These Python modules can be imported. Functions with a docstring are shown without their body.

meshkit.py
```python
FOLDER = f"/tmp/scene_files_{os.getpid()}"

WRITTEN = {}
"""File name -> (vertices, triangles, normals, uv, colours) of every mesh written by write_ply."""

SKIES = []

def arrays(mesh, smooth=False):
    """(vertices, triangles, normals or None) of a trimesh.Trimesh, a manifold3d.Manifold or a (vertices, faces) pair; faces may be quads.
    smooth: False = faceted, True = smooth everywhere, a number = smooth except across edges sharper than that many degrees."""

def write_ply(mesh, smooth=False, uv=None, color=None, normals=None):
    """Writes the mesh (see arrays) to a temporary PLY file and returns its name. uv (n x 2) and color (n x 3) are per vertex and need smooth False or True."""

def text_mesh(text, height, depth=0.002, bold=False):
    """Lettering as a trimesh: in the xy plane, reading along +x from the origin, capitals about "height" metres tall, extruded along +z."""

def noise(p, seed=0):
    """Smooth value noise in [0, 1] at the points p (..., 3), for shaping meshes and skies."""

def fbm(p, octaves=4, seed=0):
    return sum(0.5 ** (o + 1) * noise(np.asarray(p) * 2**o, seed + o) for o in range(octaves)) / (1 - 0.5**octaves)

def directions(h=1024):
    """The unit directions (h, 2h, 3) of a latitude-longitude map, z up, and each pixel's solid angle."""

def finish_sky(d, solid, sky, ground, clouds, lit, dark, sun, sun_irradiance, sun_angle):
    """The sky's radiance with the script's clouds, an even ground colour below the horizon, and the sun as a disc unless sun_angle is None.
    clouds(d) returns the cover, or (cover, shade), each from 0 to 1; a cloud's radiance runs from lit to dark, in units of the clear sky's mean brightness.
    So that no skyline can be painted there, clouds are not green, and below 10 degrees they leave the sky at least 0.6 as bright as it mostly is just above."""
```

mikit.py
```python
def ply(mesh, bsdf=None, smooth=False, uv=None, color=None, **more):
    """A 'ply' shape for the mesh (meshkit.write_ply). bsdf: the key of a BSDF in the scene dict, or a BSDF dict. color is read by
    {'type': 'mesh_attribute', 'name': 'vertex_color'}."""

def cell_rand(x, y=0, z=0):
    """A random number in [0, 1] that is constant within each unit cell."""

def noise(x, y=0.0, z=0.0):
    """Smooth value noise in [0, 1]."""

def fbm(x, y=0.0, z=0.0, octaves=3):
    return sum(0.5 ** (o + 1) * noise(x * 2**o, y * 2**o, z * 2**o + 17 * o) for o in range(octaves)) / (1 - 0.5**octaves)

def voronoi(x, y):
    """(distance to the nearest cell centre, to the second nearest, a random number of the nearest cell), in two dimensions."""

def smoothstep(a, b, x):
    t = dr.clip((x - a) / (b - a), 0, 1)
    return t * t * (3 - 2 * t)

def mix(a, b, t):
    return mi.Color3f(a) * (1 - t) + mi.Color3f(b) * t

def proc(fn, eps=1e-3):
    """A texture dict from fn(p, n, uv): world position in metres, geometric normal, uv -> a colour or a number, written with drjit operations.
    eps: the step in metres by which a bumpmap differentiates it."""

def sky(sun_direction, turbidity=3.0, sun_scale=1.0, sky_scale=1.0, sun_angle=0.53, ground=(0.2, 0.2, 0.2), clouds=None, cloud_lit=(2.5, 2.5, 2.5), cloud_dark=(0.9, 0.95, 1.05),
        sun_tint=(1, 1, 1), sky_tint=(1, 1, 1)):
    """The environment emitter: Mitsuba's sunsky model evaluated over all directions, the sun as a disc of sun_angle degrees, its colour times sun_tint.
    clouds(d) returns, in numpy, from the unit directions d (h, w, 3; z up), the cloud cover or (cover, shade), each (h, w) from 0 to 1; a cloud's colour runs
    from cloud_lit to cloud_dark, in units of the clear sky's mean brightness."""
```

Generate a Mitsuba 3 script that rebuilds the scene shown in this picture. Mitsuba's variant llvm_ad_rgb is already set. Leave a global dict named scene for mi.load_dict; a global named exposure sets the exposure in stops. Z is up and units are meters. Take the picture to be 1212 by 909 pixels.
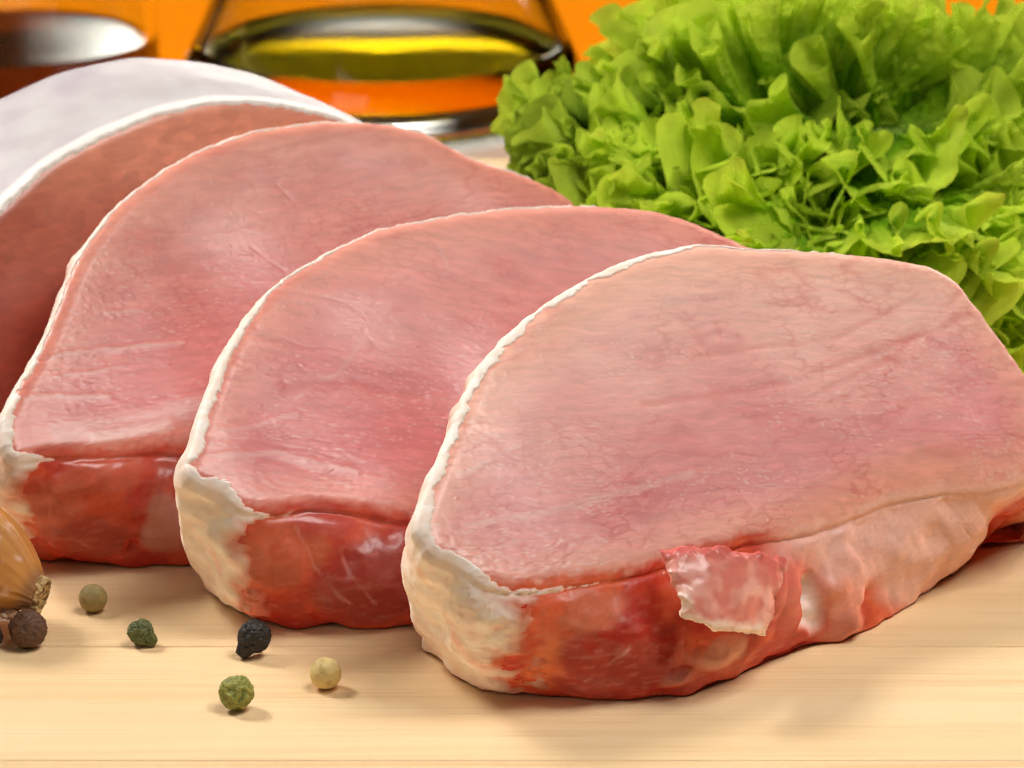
import math, random
import numpy as np, trimesh
from scipy.spatial import cKDTree
from scipy.ndimage import gaussian_filter1d
import drjit as dr
import mitsuba as mi
import mikit, meshkit
from mikit import noise, fbm, smoothstep, mix

T = mi.ScalarTransform4f
MM = 0.001
scene, labels = {}, {}
exposure = 0.04

# ---------------------------------------------------------------- camera: short telephoto, close to the board
CAM = np.array([0.0, 0.0, 0.222]); PITCH = math.radians(18.0)
scene['camera'] = {'type': 'thinlens', 'fov': 16.0, 'fov_axis': 'x', 'aperture_radius': 0.0017, 'focus_distance': 0.575,
                   'near_clip': 0.02, 'far_clip': 20.0,
                   'to_world': T().look_at(origin=CAM.tolist(), target=[0, math.cos(PITCH), CAM[2] - math.sin(PITCH)], up=[0, 0, 1])}

# ---------------------------------------------------------------- studio lamps
def softbox(name, pos, target, sx, sy, rgb, label):
    scene[name] = {'type': 'rectangle', 'to_world': T().look_at(origin=pos, target=target, up=[0.02, 0.1, 1]).scale([sx / 2, sy / 2, 1]),
                   'bsdf': {'type': 'diffuse', 'reflectance': {'type': 'rgb', 'value': [0.02, 0.02, 0.02]}},
                   'emitter': {'type': 'area', 'radiance': {'type': 'rgb', 'value': rgb}}}
    labels[name] = {'label': label, 'category': 'lamp'}
softbox('key_softbox', [-0.70, 1.02, 0.85], [-0.02, 0.58, 0.03], 0.28, 0.28, [43, 41.5, 39], 'square studio softbox up behind the loin on the left')
softbox('right_softbox', [0.28, 0.44, 0.70], [0.02, 0.58, 0.03], 0.36, 0.36, [11.4, 11.0, 10.5], 'large studio softbox hanging over the front right of the board')
softbox('front_softbox', [-0.40, -0.25, 0.50], [-0.03, 0.55, 0.02], 0.45, 0.45, [1.4, 1.34, 1.24], 'studio softbox in front on the left beside the camera')
softbox('table_softbox', [0.42, 1.22, 0.26], [0.16, 1.08, -0.02], 0.09, 0.26, [12, 11, 9.5], 'small studio softbox lighting the orange table behind')
softbox('back_softbox', [0.0, 1.62, 0.115], [0.0, 0.9, 0.06], 0.46, 0.11, [3.6, 3.5, 3.3], 'low strip softbox standing behind the orange table')
def hot_centre(p, n, uv):                      # a diffused lamp: brightest in the middle of its cloth
    return mi.Color3f(13.0, 12.5, 11.5) * (smoothstep(0.0, 0.40, uv.x) * smoothstep(1.0, 0.60, uv.x) * smoothstep(0.0, 0.22, uv.y) * smoothstep(1.0, 0.62, uv.y))
scene['back_softbox']['emitter']['radiance'] = mikit.proc(hot_centre)

# ---------------------------------------------------------------- helpers
rng = np.random.default_rng(7)
def add(key, mesh, bsdf, smooth=True, label=None, cat=None, group=None, kind=None, **kw):
    scene[key] = mikit.ply(mesh, bsdf, smooth=smooth, **kw)
    tag(key, label, cat, group, kind)
def tag(key, label=None, cat=None, group=None, kind=None):
    d = {k: v for k, v in (('label', label), ('category', cat), ('group', group), ('kind', kind)) if v}
    if d: labels[key] = d
def sstep(a, b, x):
    t = np.clip((x - a) / (b - a), 0, 1); return t * t * (3 - 2 * t)
def lerp(a, b, t):
    return np.asarray(a) * (1 - t) + np.asarray(b) * t
def N3(p, s, seed=0, o=3): return meshkit.fbm(np.asarray(p) * s, octaves=o, seed=seed)
def normals(V, F):
    n = np.zeros_like(V); c = np.cross(V[F[:, 1]] - V[F[:, 0]], V[F[:, 2]] - V[F[:, 0]])
    for k in range(3): np.add.at(n, F[:, k], c)
    return n / (np.linalg.norm(n, axis=1, keepdims=True) + 1e-12)
def grid_faces(rows, cols, wrap=True, off=0):
    i, j = np.meshgrid(np.arange(rows - 1), np.arange(cols if wrap else cols - 1), indexing='ij')
    j2 = (j + 1) % cols
    q = np.stack([i * cols + j, i * cols + j2, (i + 1) * cols + j2, (i + 1) * cols + j], -1).reshape(-1, 4) + off
    return np.vstack([q[:, [0, 1, 2]], q[:, [0, 2, 3]]])
def seg_dist(P, pts):
    d = np.full(len(P), 1e9)
    for a, b in zip(pts[:-1], pts[1:]):
        a, b = np.asarray(a, float), np.asarray(b, float)
        t = np.clip(((P - a) @ (b - a)) / ((b - a) @ (b - a)), 0, 1)
        d = np.minimum(d, np.linalg.norm(P - a - t[:, None] * (b - a), axis=1))
    return d
def cells(uv, spacing, stretch=(1.0, 1.0), seed=0, jitter=0.9):
    """distance to cell borders (0 on a border, about 1 inside) and a random number per cell, over 2-D points in mm"""
    r = np.random.default_rng(seed)
    q = uv / (np.array(stretch) * spacing)
    lo, hi = q.min(0) - 2, q.max(0) + 2
    gx, gy = np.meshgrid(np.arange(lo[0], hi[0]), np.arange(lo[1], hi[1]))
    pts = np.c_[gx.ravel(), gy.ravel()] + r.uniform(-.5, .5, (gx.size, 2)) * jitter
    d, i = cKDTree(pts).query(q, k=2)
    return d[:, 1] - d[:, 0], r.random(len(pts))[i[:, 0]]

# ---------------------------------------------------------------- materials
VC = {'type': 'mesh_attribute', 'name': 'vertex_color'}
def princ(base, rough, spec=0.5, **kw):
    return {'type': 'twosided', 'bsdf': {'type': 'principled', 'base_color': base, 'roughness': rough, 'specular': spec, **kw}}
def rgb(*v): return {'type': 'rgb', 'value': list(v)}
scene['meat_surface'] = princ(VC, 0.33, 0.30, flatness=0.7, clearcoat=0.6, clearcoat_gloss=0.96)
scene['fat_surface'] = princ(VC, 0.45, 0.35, flatness=0.8)
scene['pepper_surface'] = princ(VC, 0.55, 0.4)
scene['garlic_skin'] = princ(VC, 0.34, 0.5, clearcoat=0.2)

def wood_colour(p, n, uv):
    pl = dr.floor(p.y / 0.045 + 0.866)
    off = mikit.cell_rand(pl, 3) * 3
    x, y = p.x + off, p.y
    warp = (noise(x * 9, y * 30, 2.0) - 0.5) * 0.006
    g1 = fbm(x * 14, (y + warp) * 420, off, octaves=4)
    g2 = fbm(x * 45, y * 2100, 5.0, octaves=2)
    g3 = fbm(x * 6, y * 60, 9.0 + off, octaves=3)
    c = mix((0.76, 0.545, 0.305), (0.66, 0.42, 0.20), smoothstep(0.35, 0.8, g1) * 0.45)
    c = mix(c, (0.80, 0.63, 0.40), smoothstep(0.45, 0.75, g3) * 0.7)
    pore = smoothstep(0.66, 0.8, g2) * 0.16
    c = mix(c, (0.45, 0.25, 0.10), pore)
    tone = mikit.cell_rand(pl, 8)
    return c * (0.90 + 0.16 * tone)
scene['board_wood'] = princ(mikit.proc(wood_colour), 0.6, 0.15)
def paper(p, n, uv):
    v = noise(p.x * 60, p.y * 60, p.z * 60)
    return mix((0.86, 0.23, 0.003), (0.90, 0.26, 0.005), v)
scene['orange_paper'] = {'type': 'twosided', 'bsdf': {'type': 'diffuse', 'reflectance': mikit.proc(paper)}}

# ---------------------------------------------------------------- setting: orange table top under everything
def sheet(x0, x1, y0, y1, z, t):
    V = np.array([(x, y, zz) for x in (x0, x1) for y in (y0, y1) for zz in (z - t, z)], float)
    m = trimesh.convex.convex_hull(V)
    return m
add('orange_table', sheet(-0.40, 0.46, -0.2, 1.34, -0.024, 0.02), 'orange_paper', smooth=False, label='orange table top under the board and the bottles', kind='structure')

# ---------------------------------------------------------------- the cutting board: staves glued edge to edge
def stave(y0, y1):
    x0, x1, zt, zb, c = -0.34, 0.36, 0.0, -0.0235, 0.00018
    prof = [(y0, zb), (y1, zb), (y1, zt - c), (y1 - c, zt), (y0 + c, zt), (y0, zt - c)]
    V = np.array([(x, y, z) for x in (x0, x1) for y, z in prof])
    n = len(prof)
    F = []
    for i in range(n):
        j = (i + 1) % n; F += [(i, n + i, n + j), (i, n + j, j)]
    for k in range(1, n - 1): F += [(0, k + 1, k), (n, n + k, n + k + 1)][::1]
    m = trimesh.Trimesh(V, F, process=False); m.fix_normals()
    return m
tag('cutting_board', 'pale wooden cutting board with fine grain under the meat', 'cutting board')
for i in range(-3, 7):
    y0 = 0.546 + 0.045 * i
    k = i + 3
    add('cutting_board__stave' + (f'_{k:03d}' if k else ''), stave(y0 + 0.00003, y0 + 0.045 - 0.00003), 'board_wood', smooth=False)

# ---------------------------------------------------------------- pork
def basis(t, az=-55.0):
    az, t = math.radians(az), math.radians(t)
    a = np.array([math.cos(az), math.sin(az), 0]); w = np.array([-a[1], a[0], 0])
    return w, -a * math.sin(t) + np.array([0, 0, math.cos(t)]), a * math.cos(t) + np.array([0, 0, math.sin(t)])

def closed_curve(ctrl, NT, smooth):
    c = np.vstack([ctrl, ctrl[:1]])
    L = np.r_[0, np.cumsum(np.linalg.norm(np.diff(c[:, :2], axis=0), axis=1))]
    s = np.arange(NT) / NT * L[-1]
    out = np.stack([np.interp(s, L, c[:, k]) for k in range(c.shape[1])], 1)
    return gaussian_filter1d(out, smooth / (L[-1] / NT), axis=0, mode='wrap')

def pork(key, P0, t, ctrl, fatw, fatc, NT, KF, KR, seed, lobes, streaks, bulge=4.2, drop=1.8, tmax=33.0, rough=1.0, tone=(1, 1, 1), soft_right=0.0, turn=-10.0):
    """A thick cut slab of loin. ctrl: outline of the cut face (plane mm) with where the rim ends behind it; fatw / fatc: fat width on the face
    and cover of the rim per outline point. Returns nothing; adds <key>__lean_meat and <key>__fat_rim."""
    w, u, n = basis(t); P0 = np.array(P0)
    rows = []
    for (x, y, b), fw, fc in zip(ctrl, fatw, fatc):
        p = P0 + x * w + y * u
        if b is None:
            th = tmax * (1 - 0.5 * sstep(44, 62, p[2]))
            b = p + th * np.array([-0.04, 0.36, -0.93]); b[2] = max(b[2], 0.3)
        rows.append((x, y, *b, fw, fc))
    C = closed_curve(np.array(rows, float), NT, 1.6)
    F2, B3, fw, fc = C[:, :2], C[:, 2:5], C[:, 5], C[:, 6]
    F2 = F2 + (N3(np.c_[F2, F2[:, :1] * 0 + seed], 0.35, seed, 3)[:, None] - 0.5) * 0.9 * (F2 - F2.mean(0)) / np.linalg.norm(F2 - F2.mean(0), axis=1, keepdims=True)
    cen = (F2.min(0) + F2.max(0)) / 2
    cen[1] -= 2
    tang = np.roll(F2, -2, 0) - np.roll(F2, 2, 0); tang /= np.linalg.norm(tang, axis=1, keepdims=True)
    out2 = np.stack([tang[:, 1], -tang[:, 0]], 1)
    if ((F2 - cen) * out2).sum(1).mean() < 0: out2 = -out2
    out3 = out2[:, :1] * w + out2[:, 1:] * u
    # face rings (centre to edge), rim rings, back rings
    r = np.linspace(0.03, 1, KF) ** 0.92
    face2 = cen + r[:, None, None] * (F2 - cen)
    fr = face2.reshape(-1, 2)
    tree = cKDTree(F2); dist = tree.query(fr)[0]
    low = sstep(14, -2, F2[:, 1])                             # the lower, softer side of the outline
    soft = sstep(44, 58, F2[:, 0]) * low * soft_right
    softf = sstep(38, 62, fr[:, 0]) * sstep(16, 0, fr[:, 1]) * soft_right
    R = 3.0 + 7.0 * softf
    h = -drop * (1 + 1.1 * softf) * (1 - np.sqrt(np.clip(1 - (1 - np.clip(dist / R, 0, 1)) ** 2, 0, 1)))
    big = (N3(np.c_[fr, fr[:, :1] * 0], 0.03, seed + 3, 2) - 0.5) * 3.0 * sstep(0, 12, dist)
    face3 = P0 + fr[:, :1] * w + fr[:, 1:] * u + (h + big)[:, None] * n
    E = face3[-NT:]
    s = np.linspace(0, 1, KR + 1)[1:]
    bl = (0.5 + 0.5 * low) * bulge * (1 - .55 * soft)
    rim = E[None] * (1 - s)[:, None, None] + B3[None] * s[:, None, None]
    B3 = B3 - low[:, None] * 2.4 * (out3 * [1, 1, 0]) / np.linalg.norm(out3[:, :2], axis=1, keepdims=True)
    rim = E[None] * (1 - s)[:, None, None] + B3[None] * s[:, None, None]
    prof = np.sin(np.pi * np.clip(s, 0, 1) ** 0.9) ** 0.75
    o3 = out3.copy(); o3[:, 2] *= 0.3; o3 /= np.linalg.norm(o3, axis=1, keepdims=True)
    rim = rim + prof[:, None, None] * bl[None, :, None] * o3[None]
    bc = B3.mean(0); bc[2] = max(bc[2] - 4, 0.4)
    back = [B3 * (1 - k) + bc * k for k in (0.08, 0.25, 0.5, 0.75, 0.98)]
    V = np.vstack([face3, rim.reshape(-1, 3), *back])
    NR = KF + KR + 5
    Fc = grid_faces(NR, NT)
    zip_ = [t for i in range(NT // 2 - 1) for t in ([i, NT - 1 - i, i + 1], [i + 1, NT - 1 - i, NT - 2 - i])]
    Fc = np.vstack([Fc, zip_, [[(NR - 1) * NT, (NR - 1) * NT + i, (NR - 1) * NT + i + 1] for i in range(1, NT - 1)]])
    nf, nr = KF * NT, KR * NT
    if normals(V, Fc)[nf // 2] @ n < 0: Fc = Fc[:, ::-1]
    reg = np.zeros(len(V), int); reg[nf:nf + nr] = 1; reg[nf + nr:] = 2
    th = np.tile(np.arange(NT), NR)
    sv = np.r_[np.zeros(nf), np.repeat(s, NT), np.ones(5 * NT)]
    dv = np.r_[dist, np.zeros(len(V) - nf)]
    # coordinates that run across the face and on down the rim
    arc = np.r_[0, np.cumsum(np.linalg.norm(np.diff(F2, axis=0), axis=1))]
    # ---- lobes on the rim: relief
    nv = normals(V, Fc)
    isrim = sstep(-0.5, 2.0, np.where(reg == 0, -dv + 1.0, 2.5))
    warp = np.stack([N3(V + k * 31, 0.20, seed + k, 2) - 0.5 for k in range(3)], 1) * 4.0
    Pw = V + warp
    disp = np.zeros(len(V))
    for c, rad, col, bump in lobes:
        d = np.linalg.norm((Pw - np.array(c)) / np.array(rad), axis=1)
        disp += 1.5 * bump * sstep(1.15, 0.2, d) * isrim
    for pts, wd, col, bump, st in streaks:
        disp += bump * sstep(wd * 1.8, 0, seg_dist(V + warp * 0.3, pts))
    # ---- grain of the cut face
    uvp = np.r_[fr, F2[th[nf:]] + (sv[nf:] * 24)[:, None] * out2[th[nf:]]]
    ang = math.radians(turn); rot = np.array([[math.cos(ang), -math.sin(ang)], [math.sin(ang), math.cos(ang)]])
    q = uvp @ rot
    wq = q + 0.8 * np.stack([N3(np.c_[q, q[:, :1] * 0 + 5], 0.22, seed + 11, 3) - .5, N3(np.c_[q, q[:, :1] * 0 + 9], 0.22, seed + 12, 3) - .5], 1) * 2
    fq_ = np.c_[q, q[:, :1] * 0]
    b1, r1 = cells(wq + .35 * np.stack([N3(fq_, 1.1, seed + 61, 2) - .5, N3(fq_, 1.1, seed + 62, 2) - .5], 1) * 2, 1.9, (1.7, 0.8), seed + 1)
    line1 = (1 - sstep(0.0, 0.20 + .35 * N3(fq_, .5, seed + 63, 2), b1)) * sstep(.3, .6, N3(fq_, .35, seed + 64, 2))
    fq = np.c_[wq, q[:, :1] * 0]
    f1 = N3(fq * [0.42, 2.6, 1], 1.0, seed + 2, 2)              # short muscle fibres along the cut
    f2 = N3(fq * [0.16, 1.1, 1], 1.0, seed + 3, 3)
    crease = 1 - sstep(0.0, 0.035, np.abs(N3(fq * [0.030, 0.11, 1], 1.0, seed + 4, 3) - .5))
    b2, r2 = cells(q + .35 * wq, 1.15, (1.6, .9), seed + 6)
    blob = sstep(.15, .75, b2) * sstep(.45, .8, r2)
    b4, r4 = cells(q + .5 * wq, 1.0, (1.3, .9), seed + 7, 1.0)
    spk_ = N3(fq, 1.8, seed + 8, 2)
    glint = sstep(.70, .95, b4 + .25 * (spk_ - .5)) * sstep(.74, .92, r4)  # wet highlights, as small bumps and as pale specks in the colour
    fleck = sstep(.66, .80, N3(fq * [0.9, 2.2, 1], 1.0, seed + 5, 2))
    patch = N3(np.c_[q, q[:, :1] * 0], 0.06, seed + 21, 3)
    patch2 = N3(np.c_[q * [0.5, 1.6], q[:, :1] * 0], 0.11, seed + 22, 3)
    fib = N3(np.c_[wq * [0.35, 3.0], q[:, :1] * 0], 0.9, seed + 23, 3)
    wet = N3(np.c_[q, q[:, :1] * 0], 2.2, seed + 24, 3)
    spk = N3(np.c_[q * [.8, 1.3], q[:, :1] * 0], 1.9, seed + 27, 2)
    onface = (reg == 0)
    fmask = np.where(onface, 1.0, sstep(0.06, 0.0, sv))
    disp = disp + fmask * rough * (0.010 * (f1 - .5) + 0.012 * (f2 - .5) + 0.012 * blob - 0.004 * line1 - 0.015 * crease + 0.02 * fleck + 0.13 * glint + (0.012 + 0.03 * sstep(.45, .7, patch) + 0.05 * sstep(26, 4, uvp[:, 1]) * sstep(.4, .6, patch2)) * (spk - .5))
    rimn = N3(V, 0.17, seed + 31, 2) - .5
    disp = disp + (1 - fmask) * (2.4 * rimn + 0.05 * (N3(V, 1.6, seed + 32, 2) - .5)) * np.where(reg == 2, 0, 1)
    # ---- colour
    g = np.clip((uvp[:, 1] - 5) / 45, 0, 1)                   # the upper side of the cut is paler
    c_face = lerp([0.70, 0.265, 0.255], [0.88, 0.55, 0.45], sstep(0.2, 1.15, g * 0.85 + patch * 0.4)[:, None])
    c_face = lerp(c_face, [0.62, 0.18, 0.18], (sstep(0.48, 0.75, patch2) * 0.35)[:, None])
    edge_p = sstep(11, 1, dv + 4 * (patch - .5)) * 0.6
    c_face = lerp(c_face, [0.86, 0.43, 0.29], edge_p[:, None])
    c_face = c_face * (1 + 0.06 * (r1 - .5) + 0.18 * (f1 - .5) + 0.20 * (f2 - .5))[:, None]
    dk = line1 * 0.34 * sstep(0.34, 0.62, N3(fq, 0.09, seed + 9, 2) + 0.2 * (r1 - .5)) * sstep(1.2, .5, g) + crease * 0.22
    c_face = lerp(c_face, [0.54, 0.10, 0.095], np.clip(dk, 0, .8)[:, None])
    pale = 0.42 * blob * sstep(0.33, 0.6, patch2 + .3 * (patch - .5)) + 0.32 * fleck * sstep(0.35, 0.6, patch) + 0.45 * glint * sstep(.35, .6, patch) + 0.22 * sstep(0.58, 0.78, fib) * sstep(0.42, 0.7, patch)
    c_face = lerp(c_face, [0.86, 0.60, 0.52], np.clip(pale, 0, .8)[:, None])
    c_rim = lerp([0.52, 0.042, 0.018], [0.68, 0.115, 0.042], sstep(0.35, 0.65, N3(V, 0.16, seed + 41, 3))[:, None])
    for c, rad, col, bump in lobes:
        d = np.linalg.norm((Pw - np.array(c)) / np.array(rad), axis=1)
        c_rim = lerp(c_rim, col, sstep(1.12, 0.72, d)[:, None])
    fibr = N3(V * [0.6, 0.6, 1.4], 0.9, seed + 42, 3)
    c_rim = lerp(c_rim, [0.70, 0.30, 0.22], (0.22 * sstep(0.5, 0.75, fibr))[:, None])
    c_rim = c_rim * (0.9 + 0.2 * N3(V, 2.0, seed + 43, 2))[:, None]
    edge_soft = np.where(onface, sstep(2.2, 0.2, dv + 3.0 * (N3(V, 0.5, seed + 44, 3) - .5)) * low[th], 1.0)
    col = lerp(c_face, c_rim, edge_soft[:, None])
    for pts, wd, c, bump, st in streaks:
        col = lerp(col, c, (np.clip(st * (.45 + 1.1 * f1), 0, 1) * sstep(wd, wd * 0.2, seg_dist(V + warp * 0.3, pts)))[:, None])
    col = np.clip(col * np.array(tone), 0.01, 0.9)
    disp = disp * np.r_[np.repeat(sstep(.06, .14, r), NT), np.ones(len(V) - nf)]
    V = V + disp[:, None] * nv
    V[:, 2] = np.maximum(V[:, 2], 0.25)
    add(key + '__lean_meat', (V * MM, Fc), 'meat_surface', smooth=True, color=col)
    # ---- fat rim: its own skin over the edge, dipping under the lean where it thins out
    k0 = int(KF * 0.86)
    rows_ = np.arange(k0, KF + KR)
    ids = (rows_[:, None] * NT + np.arange(NT)).ravel()
    Vf, nf_, df, sf, tf, rf = V[ids], normals(V, Fc)[ids], dv[ids], sv[ids], th[ids], reg[ids]
    rag = N3(Vf, 0.9, seed + 51, 4) - .5
    rag2 = N3(Vf, 0.22, seed + 52, 3) - .5
    wloc = 0.82 * fw[tf] * (1 + 1.0 * rag + 1.6 * rag2)
    m = np.where(rf == 0, sstep(-0.15, 0.45, wloc - df) * np.where(fw[tf] > 0.05, 1, 0), sstep(-0.85, 0.75, fc[tf] - 0.42 + 1.0 * rag2))
    both = np.where(rf == 1, np.where(sf < 0.15, np.maximum(m, sstep(0.15, 0.0, sf) * sstep(0.15, 1.1, fw[tf] * (1 + 1.2 * rag2))), m), m)
    lump = N3(Vf, 0.55, seed + 53, 4) - .5
    fine = N3(Vf, 2.6, seed + 54, 2) - .5
    dsp = -0.7 + both * (0.98 + (0.22 + 0.25 * low[tf]) * lump + (0.10 + 0.12 * low[tf]) * fine + 0.22 * low[tf] * sstep(.5, .75, N3(Vf, 1.2, seed + 57, 2)))
    Vf2 = Vf + dsp[:, None] * nf_
    Vf2[:, 2] = np.maximum(Vf2[:, 2], 0.15)
    Ff = grid_faces(len(rows_), NT)
    if normals(Vf2, Ff)[len(Vf2) // 3] @ nf_[len(Vf2) // 3] < 0: Ff = Ff[:, ::-1]
    keep = (both[Ff] > 0.36).any(1)
    Ff = Ff[keep]; used = np.unique(Ff); mp = np.full(len(Vf2), -1); mp[used] = np.arange(len(used))
    cf = lerp([0.82, 0.68, 0.57], [0.87, 0.79, 0.71], sstep(0.3, 0.7, N3(Vf, 0.5, seed + 55, 3))[:, None])
    pinkf = sstep(0.5, 0.85, N3(Vf * [1, 1, .35], 0.25, seed + 56, 3)) * np.where(rf == 1, 0.6, 0.1)
    cf = lerp(cf, [0.80, 0.42, 0.33], pinkf[:, None])
    cf = lerp(cf, np.where((rf == 1)[:, None], [0.60, 0.13, 0.06], [0.80, 0.42, 0.33]), sstep(1.0, .66, both)[:, None])
    add(key + '__fat_rim', (Vf2[used] * MM, mp[Ff]), 'fat_surface', smooth=True, color=np.clip(cf[used], 0.02, .9))
    return dict(P0=P0, w=w, u=u, n=n)

def lb(c, r, col, bump=0.0): return (c, r if isinstance(r, tuple) else (r, r, r), col, bump)
DK, RED, ORG, PNK, PALE, WHT = [.40, .026, .013], [.68, .085, .04], [.76, .19, .065], [.80, .30, .20], [.80, .45, .36], [.86, .72, .64]
S1F = [(-12.9,14.2,(-14.0,545.0,0.3)), (-10.6,16.7,(-13.0,546.0,0.3)), (-6.8,20.8,(-11.0,550.0,0.5)), (-2.0,25.1,(-7.0,556.0,2.0)), (4.4,31.6,None), (12.1,38.7,None), (20.3,43.5,None), (29.8,47.4,None), (40.8,50.7,None), (52.2,52.6,None), (63.7,52.6,None), (74.5,49.5,None), (87.4,46.6,None), (98.5,43.2,None), (106.8,39.7,None), (110.7,35.1,None), (111.4,29.1,None), (112.5,22.7,None), (113.1,17.0,None), (113.6,9.4,None), (110.5,2.3,None), (103.8,-2.7,(98.6,611.4,0.3)), (96.9,-3.1,(90.3,600.1,0.3)), (93.0,-2.5,(84.1,596.7,0.3)), (90.7,-2.0,(81.8,589.1,0.3)), (84.6,-0.6,(78.3,580.1,0.3)), (73.8,-0.3,(69.5,566.0,0.3)), (62.3,-1.6,(59.7,551.7,0.3)), (54.1,-2.1,(48.7,543.0,0.3)), (47.5,-1.7,(37.9,533.1,0.3)), (34.7,-1.8,(29.4,523.5,0.3)), (21.3,-2.1,(20.2,522.5,0.3)), (10.3,-1.5,(11.0,523.2,0.3)), (-0.2,-0.4,(2.5,523.9,0.3)), (-6.0,1.9,(-4.7,525.6,0.3)), (-8.1,6.1,(-8.8,532.4,0.3)), (-12.4,9.1,(-11.9,541.9,0.3))]
s1_lobes = [
    lb((5.7,521.8,9.9), (5, 6, 8), ORG), lb((16.8,521.2,8.8), (11, 8, 9), DK, 0.8), lb((12.2,521.4,16.4), (7, 6, 4), [.60,.15,.08]),
    lb((25.4,521.6,3.0), (4, 4, 2.6), [.50, .14, .10], 1.6), lb((12.3,521.4,3.5), (7, 4, 3), [.42, .06, .045], 0.4), lb((44.3,537.4,14.4), (5, 8, 10), [.70, .17, .12], 1.3), lb((35.9,529.5,24.4), (9, 6, 4), [.62, .13, .11], 1.0), lb((29.2,522.0,12.6), (8, 6, 4), [.30, .03, .02], -1.2), lb((33.7,526.8,5.5), (7, 7, 3.2), [.74, .30, .18], 0.6),  # includes the hollow under the flap, its shade put into the colour
    lb((48.7,541.4,11.4), (2.6, 6, 12), WHT, -3.4), lb((55.2,546.6,8.6), (6, 7, 9), PNK, 2.4), lb((55.1,546.4,2.1), (6, 7, 4), [.66, .21, .14], 1.2), lb((49.4,542.2,23.2), (6, 6, 3.2), [.70, .30, .25], 0.6),
    lb((65.5,559.3,16.2), (24, 30, 9), [.78, .40, .31], 0.0), lb((68.6,564.0,19.2), (34, 40, 7), [.80, .45, .37], 0.0), lb((69.0,564.0,9.3), (11, 16, 12), PALE, 0.8), lb((76.8,577.5,11.1), (6, 9, 7), PNK, 0.5), lb((75.1,574.5,8.4), (7, 12, 10), PALE, 1.2), lb((82.7,587.0,3.0), (3, 4, 9), RED, -1.6), lb((89.8,598.7,6.4), (7, 10, 8), [.70, .24, .13], 0.8)]
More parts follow.
